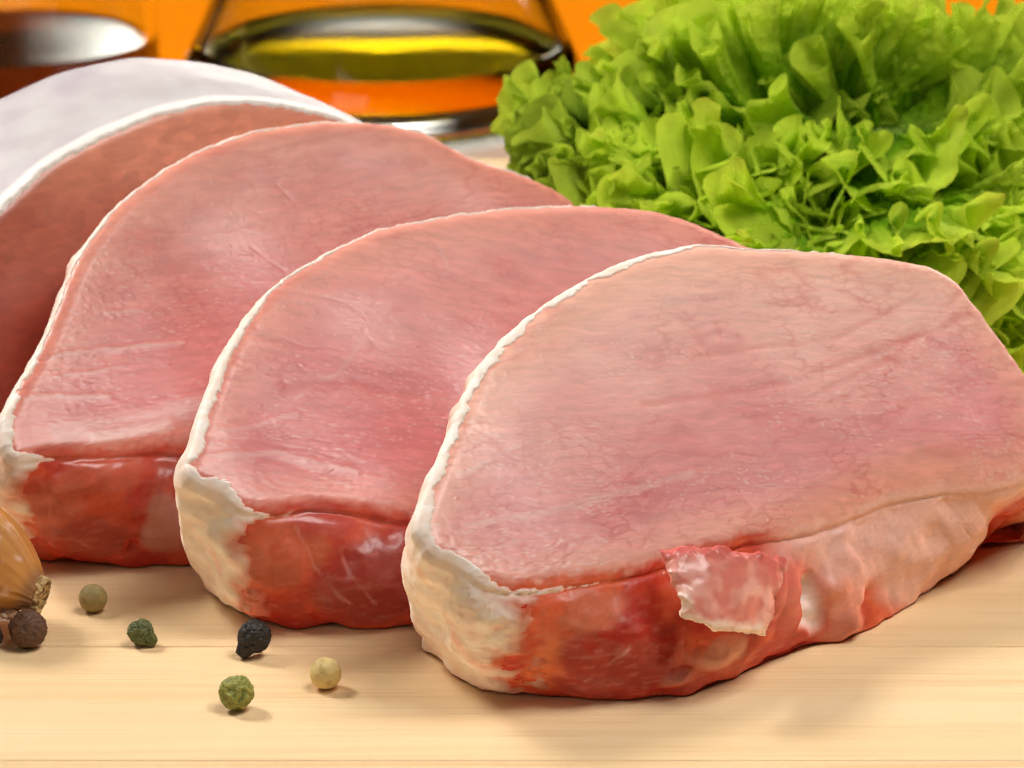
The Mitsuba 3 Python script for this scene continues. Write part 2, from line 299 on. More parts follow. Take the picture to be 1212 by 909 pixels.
s1_streaks = [
    ([(59.1,550.5,23.5), (56.3,547.8,20.2), (51.0,543.4,17.1), (49.2,541.8,12.6)], 1.5, WHT, 0.4, 0.9),
    ([(62.4,555.1,22.1), (63.3,556.1,13.0), (62.1,553.7,1.4)], 0.7, WHT, -0.8, 0.7),
    ([(73.6,572.4,15.9), (76.1,576.0,5.5)], 0.6, WHT, 0.0, 0.5),
    ([(30.3,523.5,27.8), (35.8,529.5,26.5), (43.6,537.0,25.6), (44.7,537.9,21.3), (46.0,539.0,15.2)], 0.9, WHT, 0.3, 0.8),
    ([(21.2,521.1,22.7), (29.0,522.0,25.1), (35.8,529.5,26.9)], 0.7, WHT, 0.2, 0.7),
    ([(11.0,521.5,5.1), (17.4,521.1,10.2), (20.0,521.0,16.5)], 0.5, PALE, 0.0, 0.3),
    ([(20.6,521.1,16.5), (25.2,521.6,11.8), (33.4,526.5,6.6)], 1.3, DK, -1.4, 0.6),
    ([(-0.1,523.1,5.9), (7.1,521.7,2.2)], 1.0, RED, -0.4, 0.8),
    ([(42.7,535.7,3.6), (51.4,543.4,1.6)], 1.1, WHT, 0.8, 0.9),
    ([(20.8,552.4,39.2), (44.8,567.2,37.6), (78.5,595.4,41.1)], 1.1, [.55, .12, .10], -0.12, 0.32), ([(49.0,567.2,35.5), (64.2,581.5,38.2), (79.0,601.0,45.0)], 1.0, [.55, .12, .10], -0.10, 0.26),
    ([(29.4,564.4,43.6), (54.0,579.3,41.8), (69.6,594.9,45.3)], 0.9, [.55, .12, .10], -0.08, 0.22),
    ([(-7.9,528.1,36.0), (4.5,539.1,37.7), (15.3,546.8,37.9)], 0.7, WHT, 0.05, 0.25), ([(-5.9,521.5,30.2), (9.7,531.3,29.3), (28.7,545.4,29.9)], 1.0, WHT, 0.05, 0.2)]
s1_fw = [2.6, 2.2, 2.0, 2.0, 2.3, 2.1, 1.8, 1.7, 1.8, 1.8, 1.6, 1.1, .6, .35, .1, 0, 0, 0, 0, 0, 0, 0, 0, 0, 0, 0, 0, 0, 0, 0, .0, .15, .4, .9, 1.7, 2.6, 2.8]
s1_fc = [1.4, 1.2, 1, 1, 1, 1, 1, 1, 1, 1, 1, 1, .9, .8, .5, 0, -.3, -.3, -.3, -.3, -.3, -.3, -.3, -.3, -.3, -.3, -.3, -.3, -.3, -.3, -.3, -.3, .0, .55, 1.1, 1.3, 1.4]
tag('pork_slice', 'front thick raw pork loin slice with a loose flap of meat on its edge', 'pork slice', 'raw pork loin slices leaning in a row')
pork('pork_slice', (1.8,515.8,22.0), 48, S1F, s1_fw, s1_fc, 1150, 190, 74, 10, s1_lobes, s1_streaks, soft_right=1.0)

S2F = [(-18.9,10.8,(-51.0,572.0,0.3)), (-15.8,15.0,(-50.0,573.0,0.5)), (-10.4,22.0,(-46.0,580.0,2.0)), (-3.4,29.7,None), (4.3,36.5,None), (13.5,42.1,None), (24.6,46.2,None), (37.0,48.8,None), (51.1,49.0,None), (65.1,48.4,None), (78.7,46.4,None), (91.9,43.1,None), (99.1,38.9,None), (105.7,33.5,None), (111.4,29.1,None), (113.1,17.0,None), (110.5,2.3,None), (103.8,-2.7,None), (94.3,-2.8,None), (73.8,-0.3,None), (53.6,-4.4,None), (16.2,-6.7,(-12.5,552.0,0.3)), (7.0,-2.3,(-24.2,551.7,0.3)), (0.2,0.4,(-31.8,552.0,0.3)), (-7.6,0.8,(-39.4,552.8,0.3)), (-12.3,2.4,(-44.5,556.5,0.3)), (-13.9,6.8,(-48.9,565.2,0.3)), (-17.3,8.5,(-52.0,572.0,0.3))]
s2_lobes = [lb((-37.6,550.0,15.3), (8, 6, 7), [.58, .14, .06]), lb((-22.7,551.2,9.0), (10, 6, 8), [.42, .06, .04], 0.6), lb((-42.0,551.7,4.1), (3, 4, 4.5), PNK, 1.0), lb((-28.0,550.5,19.5), (9, 5, 3), [.54, .10, .07], 0.4)]
s2_streaks = [([(-34.8,550.0,18.9), (-32.2,550.0,12.4), (-25.5,550.8,4.8)], 0.45, PALE, 0.0, 0.5), ([(-28.0,550.5,16.6), (-26.5,550.7,10.7), (-22.1,551.4,5.7)], 0.45, PALE, 0.0, 0.45),
    ([(-41.9,551.7,8.8), (-37.1,550.0,3.6)], 0.5, PALE, 0.0, 0.3), ([(-40.2,550.9,20.5), (-32.0,550.0,22.1), (-28.0,550.5,20.7)], 0.6, WHT, 0.2, 0.6),
    ([(-46.9,556.2,33.1), (-41.9,559.5,32.9), (-35.3,564.7,33.4)], 0.8, WHT, 0.06, 0.35), ([(-35.5,567.3,35.4), (-28.8,574.7,37.4), (-24.9,582.2,40.9)], 0.7, WHT, 0.0, 0.2), ([(-46.7,552.5,30.3), (-37.7,557.4,29.3), (-25.6,559.9,24.8)], 0.9, WHT, 0.06, 0.35),
    ([(-12.5,604.3,50.8), (-11.0,600.6,47.3), (-13.8,595.6,45.1)], 0.6, WHT, 0.0, 0.25), ([(-36.9,568.7,37.1), (-26.1,574.6,35.9), (-14.9,577.3,32.1)], 1.2, [.48,.08,.075], -0.1, 0.35)]
s2_fw = [3.0, 2.4, 2.2, 1.8, 1.3, 1.1, 1.0, .9, .9, .9, .8, .5, .3, 0] + [0] * 7 + [0, 0, .0, .4, 1.4, 2.8, 3.2]
s2_fc = [1.4, 1.2, 1, 1, 1, 1, 1, 1, 1, 1, 1, .9, .8, 0] + [-.3] * 7 + [-.3, -.3, -.3, -.1, 1.0, 1.4, 1.4]
tag('pork_slice_001', 'middle raw pork slice with a thick cream fat corner, leaning behind the front slice', 'pork slice', 'raw pork loin slices leaning in a row')
pork('pork_slice_001', (-32.1,551.5,22.0), 48, S2F, s2_fw, s2_fc, 900, 150, 60, 60, s2_lobes, s2_streaks, tone=(.90, .70, .72), turn=-24.0)

S3F = [(-17.6,7.2,(-86.0,592.0,0.3)), (-15.6,11.4,(-85.0,594.0,0.5)), (-10.4,16.4,(-82.0,598.0,2.0)), (-4.4,22.0,None), (0.4,27.0,None), (6.4,34.4,None), (12.2,40.3,None), (20.7,46.7,None), (30.6,51.8,None), (41.8,55.7,None), (54.2,57.9,None), (68.6,57.7,None), (80.4,55.5,None), (89.6,51.3,None), (95.8,44.5,None), (103.3,40.3,None), (110.4,35.2,None), (113.6,30.2,None), (111.4,29.1,None), (113.1,17.0,None), (110.5,2.3,None), (103.8,-2.7,None), (94.3,-2.8,None), (73.8,-0.3,None), (53.6,-4.4,None), (14.5,-2.4,(-53.3,579.3,0.3)), (7.9,-0.4,(-61.3,580.1,0.3)), (0.1,0.3,(-69.2,580.1,0.3)), (-10.0,2.7,(-77.8,581.0,0.3)), (-17.1,2.8,(-83.8,589.9,0.3))]
s3_lobes = [lb((-77.5,576.0,13.1), (7, 6, 8), [.60, .15, .075], 0.6), lb((-70.4,577.5,18.6), (10, 6, 4), [.62, .15, .08], 0.8), lb((-58.9,580.8,9.1), (4.5, 6, 7), [.62, .30, .22], 0.8), lb((-72.2,577.2,6.6), (9, 6, 5), [.46, .08, .04]), lb((-57.3,581.4,17.3), (4, 5, 4), [.60, .13, .08], 0.5)]
s3_streaks = [([(-80.2,576.0,17.9), (-74.7,576.5,14.5), (-65.8,578.7,11.8)], 0.9, PALE, -0.5, 0.75), ([(-63.9,579.2,13.5), (-64.5,579.1,2.8)], 1.0, DK, -1.2, 0.8), ([(-77.7,576.0,10.1), (-69.5,577.8,4.1)], 0.5, PALE, 0, 0.3), ([(-57.2,581.4,19.5), (-56.8,581.6,11.1)], 0.5, PALE, 0, 0.5),
    ([(-77.7,586.8,35.9), (-68.6,592.9,35.8), (-57.0,599.9,34.8)], 0.6, WHT, 0.08, 0.5), ([(-69.3,598.4,40.5), (-60.8,603.8,40.0), (-52.9,608.6,39.5)], 0.6, WHT, 0.08, 0.45), ([(-77.7,583.5,33.4), (-65.7,591.7,33.2)], 0.5, WHT, 0.06, 0.4),
    ([(-75.6,576.0,26.3), (-66.3,581.5,25.5), (-52.9,591.2,25.7)], 3.0, [.80,.62,.60], 0.1, 0.5), ([(-70.2,577.6,24.6), (-58.2,585.5,24.1)], 1.4, WHT, 0.15, 0.6), ([(-81.4,578.8,31.6), (-68.0,585.4,29.5)], 0.7, WHT, 0.06, 0.4),  # wide pale bands: sheen low on the face, painted in
    ([(-45.8,621.7,45.9), (-38.3,619.8,40.2)], 0.6, [.50,.10,.08], -0.1, 0.4), ([(-41.9,634.0,53.5), (-38.1,633.0,50.6)], 0.5, [.50,.10,.08], -0.1, 0.45)]
s3_fw = [3, 2.4, 1.6, 1.3, 1.1, .9, .9, .9, .9, .9, .9, .9, .9, .9, .9, .8, .5, .2] + [0] * 7 + [0, 0, 0, .3, 1.8]
s3_fc = [1.3, 1.1, 1, 1, 1, 1, 1, 1, 1, 1, 1, 1, 1, 1, 1, 1, .9, .3] + [-.3] * 7 + [-.3, -.3, -.3, .0, .9]
tag('pork_slice_002', 'rear raw pork slice behind the garlic clove, leaning against the uncut loin', 'pork slice', 'raw pork loin slices leaning in a row')
pork('pork_slice_002', (-67.3,576.4,22.0), 46, S3F, s3_fw, s3_fc, 900, 150, 60, 110, s3_lobes, s3_streaks, tmax=30.0, tone=(.86, .62, .60), turn=-4.0)

# ---- the flap of meat hanging on the front slice
def slab(key, pts, thick, bsdf, col_fn, seed, nu=60, nv_=44, rag=0.5):
    """A torn sheet of meat: bilinear patch through 3x3 points (mm), given thickness and ragged edges."""
    G = np.array(pts, float).reshape(3, 3, 3)
    a, b = np.linspace(0, 1, nu), np.linspace(0, 1, nv_)
    def B(t): return np.stack([(1 - t) * (1 - 2 * t), 4 * t * (1 - t), t * (2 * t - 1)], 1)
    P = np.einsum('ai,bj,ijk->abk', B(b), B(a), G)
    e = np.minimum(np.minimum(a, 1 - a)[None, :] * 2, np.minimum(b, 1 - b)[:, None] * 2)
    n = np.cross(np.gradient(P, axis=1), np.gradient(P, axis=0)); n /= np.linalg.norm(n, axis=2, keepdims=True)
    if n[nv_ // 2, nu // 2, 1] > 0: n = -n
    flat = P.reshape(-1, 3)
    wob = np.stack([N3(flat + 17 * k, 0.45, seed + k, 4) - .5 for k in range(3)], 1).reshape(P.shape)
    P = P + wob * rag * 2.4 * (1 - sstep(0, 0.4, e))[..., None] + n * ((N3(flat, 0.3, seed + 5, 2) - .5).reshape(e.shape) * 0.9)[..., None]
    hgt = thick * np.sqrt(np.clip(1 - (1 - np.clip(e / 0.3, 0, 1)) ** 2, 0, 1))
    top, bot = (P + n * hgt[..., None] * 0.6).reshape(-1, 3), (P - n * hgt[..., None] * 0.4).reshape(-1, 3)
    V = np.vstack([top, bot]); F = grid_faces(nv_, nu, wrap=False)
    F = np.vstack([F, F[:, ::-1] + len(top)])
    if normals(V, F)[len(top) // 2] @ n[nv_ // 2, nu // 2] < 0: F = F[:, ::-1]
    A, Bv = np.meshgrid(a, b)
    col = col_fn(A.ravel(), Bv.ravel(), top, e.ravel())
    add(key, (V * MM, F), bsdf, smooth=True, color=np.vstack([col, col]))
def flap_colour(a, b, P, e):
    c = lerp([.66, .20, .16], [.78, .38, .31], sstep(.3, .7, N3(P, 0.35, 5, 2))[:, None])
    c = lerp(c, [.58, .10, .09], (sstep(.5, .72, N3(P * [1, 1, .25], 0.45, 8, 2)) * 0.4)[:, None])
    c = lerp(c, [.60, .12, .10], sstep(.25, .0, b)[:, None])
    wh = np.maximum(sstep(.66, .92, b + .35 * (N3(P, .5, 9, 2) - .5)), sstep(.16, .02, a + .15 * (N3(P, .6, 10, 2) - .5)) * sstep(.3, .6, b))
    wh = np.maximum(wh, sstep(.965, .995, a) * .5)
    return lerp(c, [.88, .72, .60], (wh * .9)[:, None])
off = lambda p, dy: (p[0], p[1] - dy, p[2])
flap_pts = [off((22.5,521.3,24.4), -4.6), off((32.6,525.9,23.3), -3.4), off((43.9,537.1,17.3), -3.4),
            off((25.4,521.6,19.1), 0.9), off((33.0,526.2,16.4), 2.0), off((41.2,534.5,12.4), 0.0),
            off((25.8,521.6,16.0), 1.5), off((32.2,525.3,12.4), 3.0), off((39.3,532.6,7.7), 1.2)]
slab('pork_slice__meat_flap', flap_pts, 1.9, 'meat_surface', flap_colour, 78, nu=110, nv_=80, rag=1.0)
labels['pork_slice__meat_flap'] = {'label': 'pale torn flap with whitish edge'}

# ---- the uncut loin behind: lofted along its length, silvery fat over its back
def loin():
    w, u, n = basis(20.0)
    P0 = np.array((-53.5,650.0,65.7)) - 1.0 * n
    a = np.array([math.cos(math.radians(-55)), math.sin(math.radians(-55)), 0])
    out = np.array([(-80, -46), (-74, -34), (-62, -22), (-48, -13.5), (-42, -10), (-36, -6.5), (-25, -3), (-12, -.5), (0, 0), (12, -2), (24, -6), (34, -12), (42, -20), (48, -30), (50, -42), (46, -56), (34, -64), (10, -67), (-20, -67), (-50, -66), (-70, -60)], float)
    NT, KF, KL = 640, 110, 90
    C = closed_curve(out, NT, 2.0)
    cen = np.array([-16.0, -34.0])
    tang = np.roll(C, -2, 0) - np.roll(C, 2, 0); tang /= np.linalg.norm(tang, axis=1, keepdims=True)
    o2 = np.stack([tang[:, 1], -tang[:, 0]], 1)
    if ((C - cen) * o2).sum(1).mean() < 0: o2 = -o2
    fr = (cen + (np.linspace(0.02, 1, KF) ** .92)[:, None, None] * (C - cen)).reshape(-1, 2)
    dist = cKDTree(C).query(fr)[0]
    h = -1.2 * (1 - np.sqrt(np.clip(1 - (1 - np.clip(dist / 2.5, 0, 1)) ** 2, 0, 1))) + (N3(np.c_[fr, fr[:, :1] * 0], .05, 4, 2) - .5) * 3 * sstep(0, 12, dist)
    face = P0 + fr[:, :1] * w + fr[:, 1:] * u + h[:, None] * n
    E2 = C
    Ls = np.linspace(0, 1, KL + 1)[1:]
    rings = []
    for s in Ls:
        L = 62.0 * s
        k = math.sqrt(max(1 - max(0, (s - 0.45) / 0.55) ** 2.4, 0.0))
        sc = 0.15 + 0.85 * k
        q = np.array([cen[0], -67.0]) + (E2 - np.array([cen[0], -67.0])) * np.array([sc, sc]) + o2 * 1.5 * math.sin(min(s * 6, 1) * math.pi / 2) * 0.6
        rings.append(P0 + q[:, :1] * w + q[:, 1:] * u - L * a + (np.array([0, 0, 1.0]) * 0) + h[-1] * n)
    body = np.vstack(rings)
    body = body + (N3(body, 0.03, 9, 2) - .5)[:, None] * 5.0 * np.repeat(sstep(0, .15, Ls), NT)[:, None] * np.array([0, 0, 1.0])
    V = np.vstack([face, body]); NR = KF + KL
    F = grid_faces(NR, NT)
    F = np.vstack([F, [[0, i + 1, i] for i in range(1, NT - 1)], [[(NR - 1) * NT, (NR - 1) * NT + i, (NR - 1) * NT + i + 1] for i in range(1, NT - 1)]])
    if normals(V, F)[KF * NT // 2] @ n < 0: F = F[:, ::-1]
    V[:, 2] = np.maximum(V[:, 2], 0.25)
    nf = KF * NT
    nv = normals(V, F)
    dv = np.r_[dist, np.zeros(len(V) - nf)]
    onface = np.arange(len(V)) < nf
    q = np.r_[fr, C[np.tile(np.arange(NT), KL)]]
    b1, r1 = cells(q, 2.0, (1.4, .9), 5)
    fib = N3(np.c_[q * [.6, 2.4], q[:, :1] * 0], .7, 6, 3)
    disp = np.where(onface, 0.04 * (fib - .5) - 0.01 * (1 - sstep(.02, .2, b1)), 0.15 * (N3(V, .5, 12, 2) - .5))
    c = lerp([.33, .040, .018], [.78, .31, .20], sstep(-34, 2, q[:, 1] + 16 * (N3(V, .08, 3, 3) - .5))[:, None])  # lower face darker: shade of the leaning slice put into the colour
    c = c * (0.92 + .16 * r1)[:, None]
    c = c * (1 + .25 * (fib - .5))[:, None]
    c = np.where(onface[:, None], c, lerp([.80, .70, .68], [.84, .78, .78], sstep(.3, .7, N3(V, .12, 13, 3))[:, None]))
    V = V + disp[:, None] * nv
    # fat coat: own skin over the back, reaching a little over the cut edge
    k0 = int(KF * .9)
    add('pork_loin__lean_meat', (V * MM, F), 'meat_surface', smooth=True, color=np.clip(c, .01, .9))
    rows = np.arange(k0, NR); ids = (rows[:, None] * NT + np.arange(NT)).ravel()
    Vf, nn, df = V[ids], normals(V, F)[ids], dv[ids]
    isf = ids < nf
    wl = 0.9 * (1 + 1.4 * (N3(Vf, .8, 21, 3) - .5))
    m = np.where(isf, sstep(-.3, .3, wl - df), 1.0)
    Vf2 = Vf + (-.5 + m * (1.0 + 0.16 * (N3(Vf, .7, 22, 2) - .5) + 0.04 * (N3(Vf, 3.0, 23, 2) - .5)))[:, None] * nn
    Vf2[:, 2] = np.maximum(Vf2[:, 2], .12)
    Ff = grid_faces(len(rows), NT)
    if normals(Vf2, Ff)[len(Vf2) // 2] @ nn[len(Vf2) // 2] < 0: Ff = Ff[:, ::-1]
    Ff = Ff[(m[Ff] > .02).any(1)]
    cf = lerp([.52, .47, .47], [.58, .54, .53], sstep(.3, .7, N3(Vf, .15, 24, 3))[:, None])
    cf = lerp(cf, [.42, .35, .40], (0.6 * sstep(.5, .75, N3(Vf * [1, .5, 1], .06, 25, 3)))[:, None])
    cf = lerp(cf, [.86, .80, .74], np.where(isf, 1.0, sstep(NT * 2.5, 0, ids - nf))[:, None])  # cut edge painted whiter to make up for weak light on it
    add('pork_loin__fat_cap', (Vf2 * MM, Ff), 'fat_surface', smooth=True, color=np.clip(cf, .02, .9))
tag('pork_loin', 'uncut end of raw pork loin under a silvery white fat cap', 'pork loin')
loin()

# ---------------------------------------------------------------- peppercorns
def peppercorn(key, c, r, col, col2, wr, seed, label, stub=None, group='loose peppercorns on the board'):
    m = trimesh.creation.icosphere(subdivisions=5, radius=1.0)
    V = np.array(m.vertices); rnd = np.random.default_rng(seed)
    q = V + rnd.uniform(0, 50, 3)
    if wr > 0:
        qq = q + (np.stack([N3(q + 9 * k, 1.6, seed + k, 2) for k in range(3)], 1) - .5) * 1.1
        ridge = 1 - np.abs(2 * N3(qq, 2.0, seed + 2, 2) - 1) * 2.2
        ridge = np.clip(.65 * ridge + .35 * (1 - np.abs(2 * N3(qq, 4.6, seed + 5, 2) - 1) * 2.2), 0, 1)
        R = 1 + wr * (ridge - .6) + wr * 1.0 * (N3(q, 1.4, seed, 2) - .5)
        shade = ridge
    else:
        R = 1 + 0.05 * (N3(q, 1.3, seed, 3) - .5) + 0.012 * (N3(q, 7, seed, 2) - .5); shade = sstep(.45, .75, N3(q, 2.0, seed + 4, 3))
    colr = lerp(col, col2, np.clip(shade * .8 + .5 * (N3(q, 3.5, seed + 8, 3) - .4), 0, 1)[:, None])
    V = V * R[:, None]
    if stub is not None:
        s = np.array(stub, float); L = np.linalg.norm(s); s = s / L
        k = sstep(.80, .97, V @ s / np.linalg.norm(V, axis=1))
        V = V + (k * (L + .12 * (N3(q, 5, seed, 2) - .5)))[:, None] * s
    V = V * r
    V[:, 2] -= V[:, 2].min()
    V = V + np.array([c[0], c[1], 0.05])
    add(key, (V * MM, m.faces), 'pepper_surface', smooth=True, color=np.clip(colr, .005, .9), label=label, cat='peppercorn', group=group)
peppercorn('peppercorn', (-69.2,561.4,0.0), 2.35, [.26, .20, .07], [.36, .28, .12], 0.0, 1, 'smooth olive brown peppercorn beside the garlic clove')
peppercorn('peppercorn_001', (-59.9,546.6,0.0), 2.1, [.035, .045, .012], [.13, .15, .045], .20, 2, 'wrinkled dark green peppercorn with a pointed stub', stub=(.35, -.1, -.22))
peppercorn('peppercorn_002', (-78.0,545.8,0.0), 3.1, [.06, .028, .014], [.14, .065, .035], .10, 3, 'large wrinkled brown peppercorn in front of the garlic root')
peppercorn('peppercorn_003', (-41.2,541.9,0.0), 2.65, [.007, .006, .005], [.022, .018, .014], .16, 4, 'black wrinkled peppercorn against the middle pork slice', stub=(-.28, -.15, -.36))
peppercorn('peppercorn_004', (-29.2,528.7,-0.0), 2.5, [.66, .52, .22], [.48, .33, .11], 0.0, 5, 'cream white peppercorn nearest the front pork slice')
peppercorn('peppercorn_005', (-42.6,520.2,0.0), 2.65, [.11, .13, .02], [.34, .33, .07], .18, 6, 'yellow green wrinkled peppercorn nearest the front of the board')
peppercorn('peppercorn_006', (-84.4,545.1,-0.0), 2.4, [.012, .008, .006], [.05, .03, .02], .14, 7, 'black peppercorn cut off by the left edge of the photo')
peppercorn('peppercorn_007', (-90.4,600.0,0.0), 3.0, [.010, .007, .006], [.03, .02, .014], .12, 8, 'black peppercorn added to stand for the dark shadow behind the garlic clove')  # added ball in place of the shadow wedge behind the clove

# ---------------------------------------------------------------- garlic clove
def garlic():
    root = np.array((-76.7,551.0,7.0)); tip = root + np.array([-27.0, 9.0, 9.0])
    ax = tip - root; L = np.linalg.norm(ax); ax /= L
    sid = np.cross(ax, [0, 0, 1]); sid /= np.linalg.norm(sid); upv = np.cross(sid, ax)
    ts = np.linspace(0, 1, 120); ph = np.linspace(0, 2 * np.pi, 180, endpoint=False)
    prof = np.interp(ts, [0, .03, .1, .25, .45, .65, .82, .93, 1], [2.4, 3.2, 5.2, 7.9, 9.2, 8.4, 5.6, 2.6, .4]); prof = gaussian_filter1d(prof, 3)
    A, Tt = np.meshgrid(ph, ts)
    rr = prof[:, None] * (1 + .06 * np.cos(2 * A + .6) + .05 * np.cos(3 * A))
    bend = -3.0 * np.sin(np.pi * ts)[:, None]
    P = root + (ts * L)[:, None, None] * ax + (rr * np.cos(A))[..., None] * sid + (rr * np.sin(A) * .96 - bend)[..., None] * upv
    V = P.reshape(-1, 3)
    rib = N3(np.c_[np.cos(A).ravel() * 4, np.sin(A).ravel() * 4, Tt.ravel() * 1.2], 1.0, 3, 3) - .5
    F = grid_faces(120, 180); F = np.vstack([F, [[0, i + 1, i] for i in range(1, 179)]])
    if normals(V, F)[60 * 180] @ (V[60 * 180] - (root + .5 * L * ax)) < 0: F = F[:, ::-1]
    V = V + (rib * .6)[:, None] * normals(V, F)
    V[:, 2] = np.maximum(V[:, 2], 0.1)
    st = N3(np.c_[np.cos(A).ravel() * 5, np.sin(A).ravel() * 5, Tt.ravel() * 1.0], 2.5, 7, 3)
    c = lerp([.40, .155, .032], [.50, .235, .06], sstep(.2, .8, st)[:, None])
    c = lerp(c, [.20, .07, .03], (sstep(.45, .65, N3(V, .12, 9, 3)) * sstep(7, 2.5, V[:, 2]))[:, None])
    c = lerp(c, [.75, .52, .45], (sstep(.55, .75, N3(V, .35, 11, 3)) * .6)[:, None])
    c = lerp(c, [.26, .12, .05], sstep(.09, .02, Tt.ravel())[:, None])
    add('garlic_clove__bulb', (V * MM, F), 'garlic_skin', smooth=True, color=np.clip(c, .01, .9))
    # root plate: dry rough collar with a sunken middle
    ps = np.linspace(0, 1, 26); rad = np.interp(ps, [0, .35, .6, .8, 1], [3.3, 3.4, 3.1, 2.4, 0.05]); hh = np.interp(ps, [0, .35, .6, .8, 1], [1.4, -.5, -.9, -.35, -.2])
    A2, S2_ = np.meshgrid(ph, ps)
    P = root + hh[:, None, None] * ax + (rad[:, None] * .72 * np.cos(A2))[..., None] * sid + (rad[:, None] * 1.0 * np.sin(A2))[..., None] * upv
    V = P.reshape(-1, 3); F = grid_faces(26, 180)
    if normals(V, F)[3 * 180] @ (V[3 * 180] - root) < 0: F = F[:, ::-1]
    V = V + ((N3(V, 1.6, 5, 3) - .5) * .8)[:, None] * normals(V, F)
    c = lerp([.30, .18, .06], [.58, .42, .20], sstep(.35, .65, N3(V, 1.4, 6, 3))[:, None])
    c = lerp(c, [.10, .05, .02], (sstep(.4, .8, S2_.ravel()) * sstep(.4, .6, N3(V, .9, 16, 3)))[:, None])
    add('garlic_clove__root_end', (V * MM, F), 'pepper_surface', smooth=True, color=np.clip(c, .01, .9))
    # curled flake of papery skin by the root
    a, b = np.meshgrid(np.linspace(-1, 1, 60), np.linspace(0, 1, 40))
    P = root + np.array([-7.5, -1.0, -1.2]) + (a * 5.0)[..., None] * np.array([.95, -.1, .1]) + (b * 5 * (1 - .5 * np.abs(a)))[..., None] * np.array([.1, -.75, -.35]) + (1.2 * np.cos(a * 2.2 + b))[..., None] * np.array([0, 0, 1.0])
    V = P.reshape(-1, 3); V = V + (np.stack([N3(V + 7 * k, .8, k, 3) for k in range(3)], 1) - .5) * 1.2
    V[:, 2] = np.maximum(V[:, 2], .2)
    c = lerp([.16, .06, .025], [.42, .22, .10], sstep(.4, .7, N3(V * [.5, 1, 1], 1.2, 2, 3))[:, None])
    add('garlic_clove__skin_flake', (V * MM, grid_faces(40, 60, wrap=False)), 'garlic_skin', smooth=True, color=np.clip(c, .01, .9))
tag('garlic_clove', 'golden brown garlic clove lying with its root end to the right', 'garlic clove')
garlic()

# ---------------------------------------------------------------- glass: oil decanter and vinegar jar
def lathe(prof, cx, cy, n=128):
    pr = np.array(prof, float); a = np.linspace(0, 2 * np.pi, n, endpoint=False)
    V = np.stack([cx + pr[:, :1] * np.cos(a), cy + pr[:, :1] * np.sin(a), np.repeat(pr[:, 1:], n, 1)], -1).reshape(-1, 3)
    return V * MM, grid_faces(len(pr), n)
def spline(prof, k=8, sm=2.0):
    p = np.array(prof, float); L = np.r_[0, np.cumsum(np.linalg.norm(np.diff(p, axis=0), axis=1))]
    s = np.linspace(0, L[-1], int(L[-1] / 0.8) + 2)
    q = np.stack([np.interp(s, L, p[:, i]) for i in (0, 1)], 1)
    g = gaussian_filter1d(q, sm, axis=0, mode='nearest'); g[0], g[-1] = q[0], q[-1]
    return g
def outward(mesh, cx, cy):
    return mesh
scene['clear_glass'] = {'type': 'dielectric', 'int_ior': 1.5, 'ext_ior': 1.0, 'specular_transmittance': rgb(.98, .985, .97)}
def liquid(name, tint, ior=1.47):
    scene[name + '_in_glass'] = {'type': 'dielectric', 'int_ior': ior, 'ext_ior': 1.5, 'specular_transmittance': rgb(*tint)}
    scene[name + '_top'] = {'type': 'dielectric', 'int_ior': ior, 'ext_ior': 1.0, 'specular_transmittance': rgb(*[math.sqrt(x) for x in tint])}
liquid('oil', (.99, .84, .18)); liquid('vinegar', (.34, .19, .05), 1.34)
def vessel(key, cx, cy, outer, inner, level, liq, label, cat, liquid_part):
    """outer and inner are (r, z) profiles from the axis upward; glass is between them, the liquid below level."""
    o = spline(outer); i = spline(inner)
    up = i[i[:, 1] >= level]; lo = i[i[:, 1] < level]
    rl = np.interp(level, [lo[-1, 1], up[0, 1]], [lo[-1, 0], up[0, 0]])
    wall = np.vstack([[(rl, level)], up])
    glass = np.vstack([o, wall[::-1]])
    def face(mesh, want):
        V, F = mesh; nn = normals(V, F); k = want(V, nn)
        return (V, F) if k else (V, F[:, ::-1])
    # outer skin and dry inner wall: air on the far side of both
    radial = lambda V, nn: ((V[:, :2] - np.array([cx, cy]) * MM) * nn[:, :2]).sum(1)
    add(key + '__glass', face(lathe(glass, cx, cy), lambda V, nn: radial(V, nn)[(np.abs(V[:, 2] / MM - 12) < 8) & (np.linalg.norm(V[:, :2] - np.array([cx, cy]) * MM, axis=1) > (rl + 1.5) * MM)].mean() > 0), 'clear_glass', smooth=True)
    low = np.vstack([lo, [(rl, level)]])
    add(key + '__' + liquid_part, face(lathe(low, cx, cy), lambda V, nn: nn[:5, 2].mean() < 0), liq + '_in_glass', smooth=True)
    top = np.array([(rl, level), (rl - .6, level - .0), (rl * .5, level), (0.01, level)])
    men = np.array([(rl, level), (rl - .5, level - .45), (rl - 1.6, level - .8), (rl * .5, level - .8), (0.01, level - .8)])
    add(key + '__' + liquid_part + '__surface', face(lathe(men, cx, cy), lambda V, nn: nn[-100:, 2].mean() > 0), liq + '_top', smooth=True)
    tag(key, label, cat)
bx, by = -33.5, 921.0
vessel('oil_decanter', bx, by,
       [(0.01, 1.2), (38, .9), (43, 0.05), (48, 1.0), (51.3, 4), (51.8, 8), (50.6, 12), (43.2, 28), (35, 46), (22, 76), (15, 98), (13, 130), (15.5, 150), (16, 152)],
       [(0.01, 6.5), (30, 6.0), (42, 6.0), (46.2, 8), (47.2, 11), (46.0, 14), (39.8, 28), (31.6, 46), (18.5, 76), (12, 98), (10, 130), (13.0, 150), (16, 152)],
       15.5, 'oil', 'conical glass oil decanter holding a layer of yellow oil', 'bottle', 'oil')
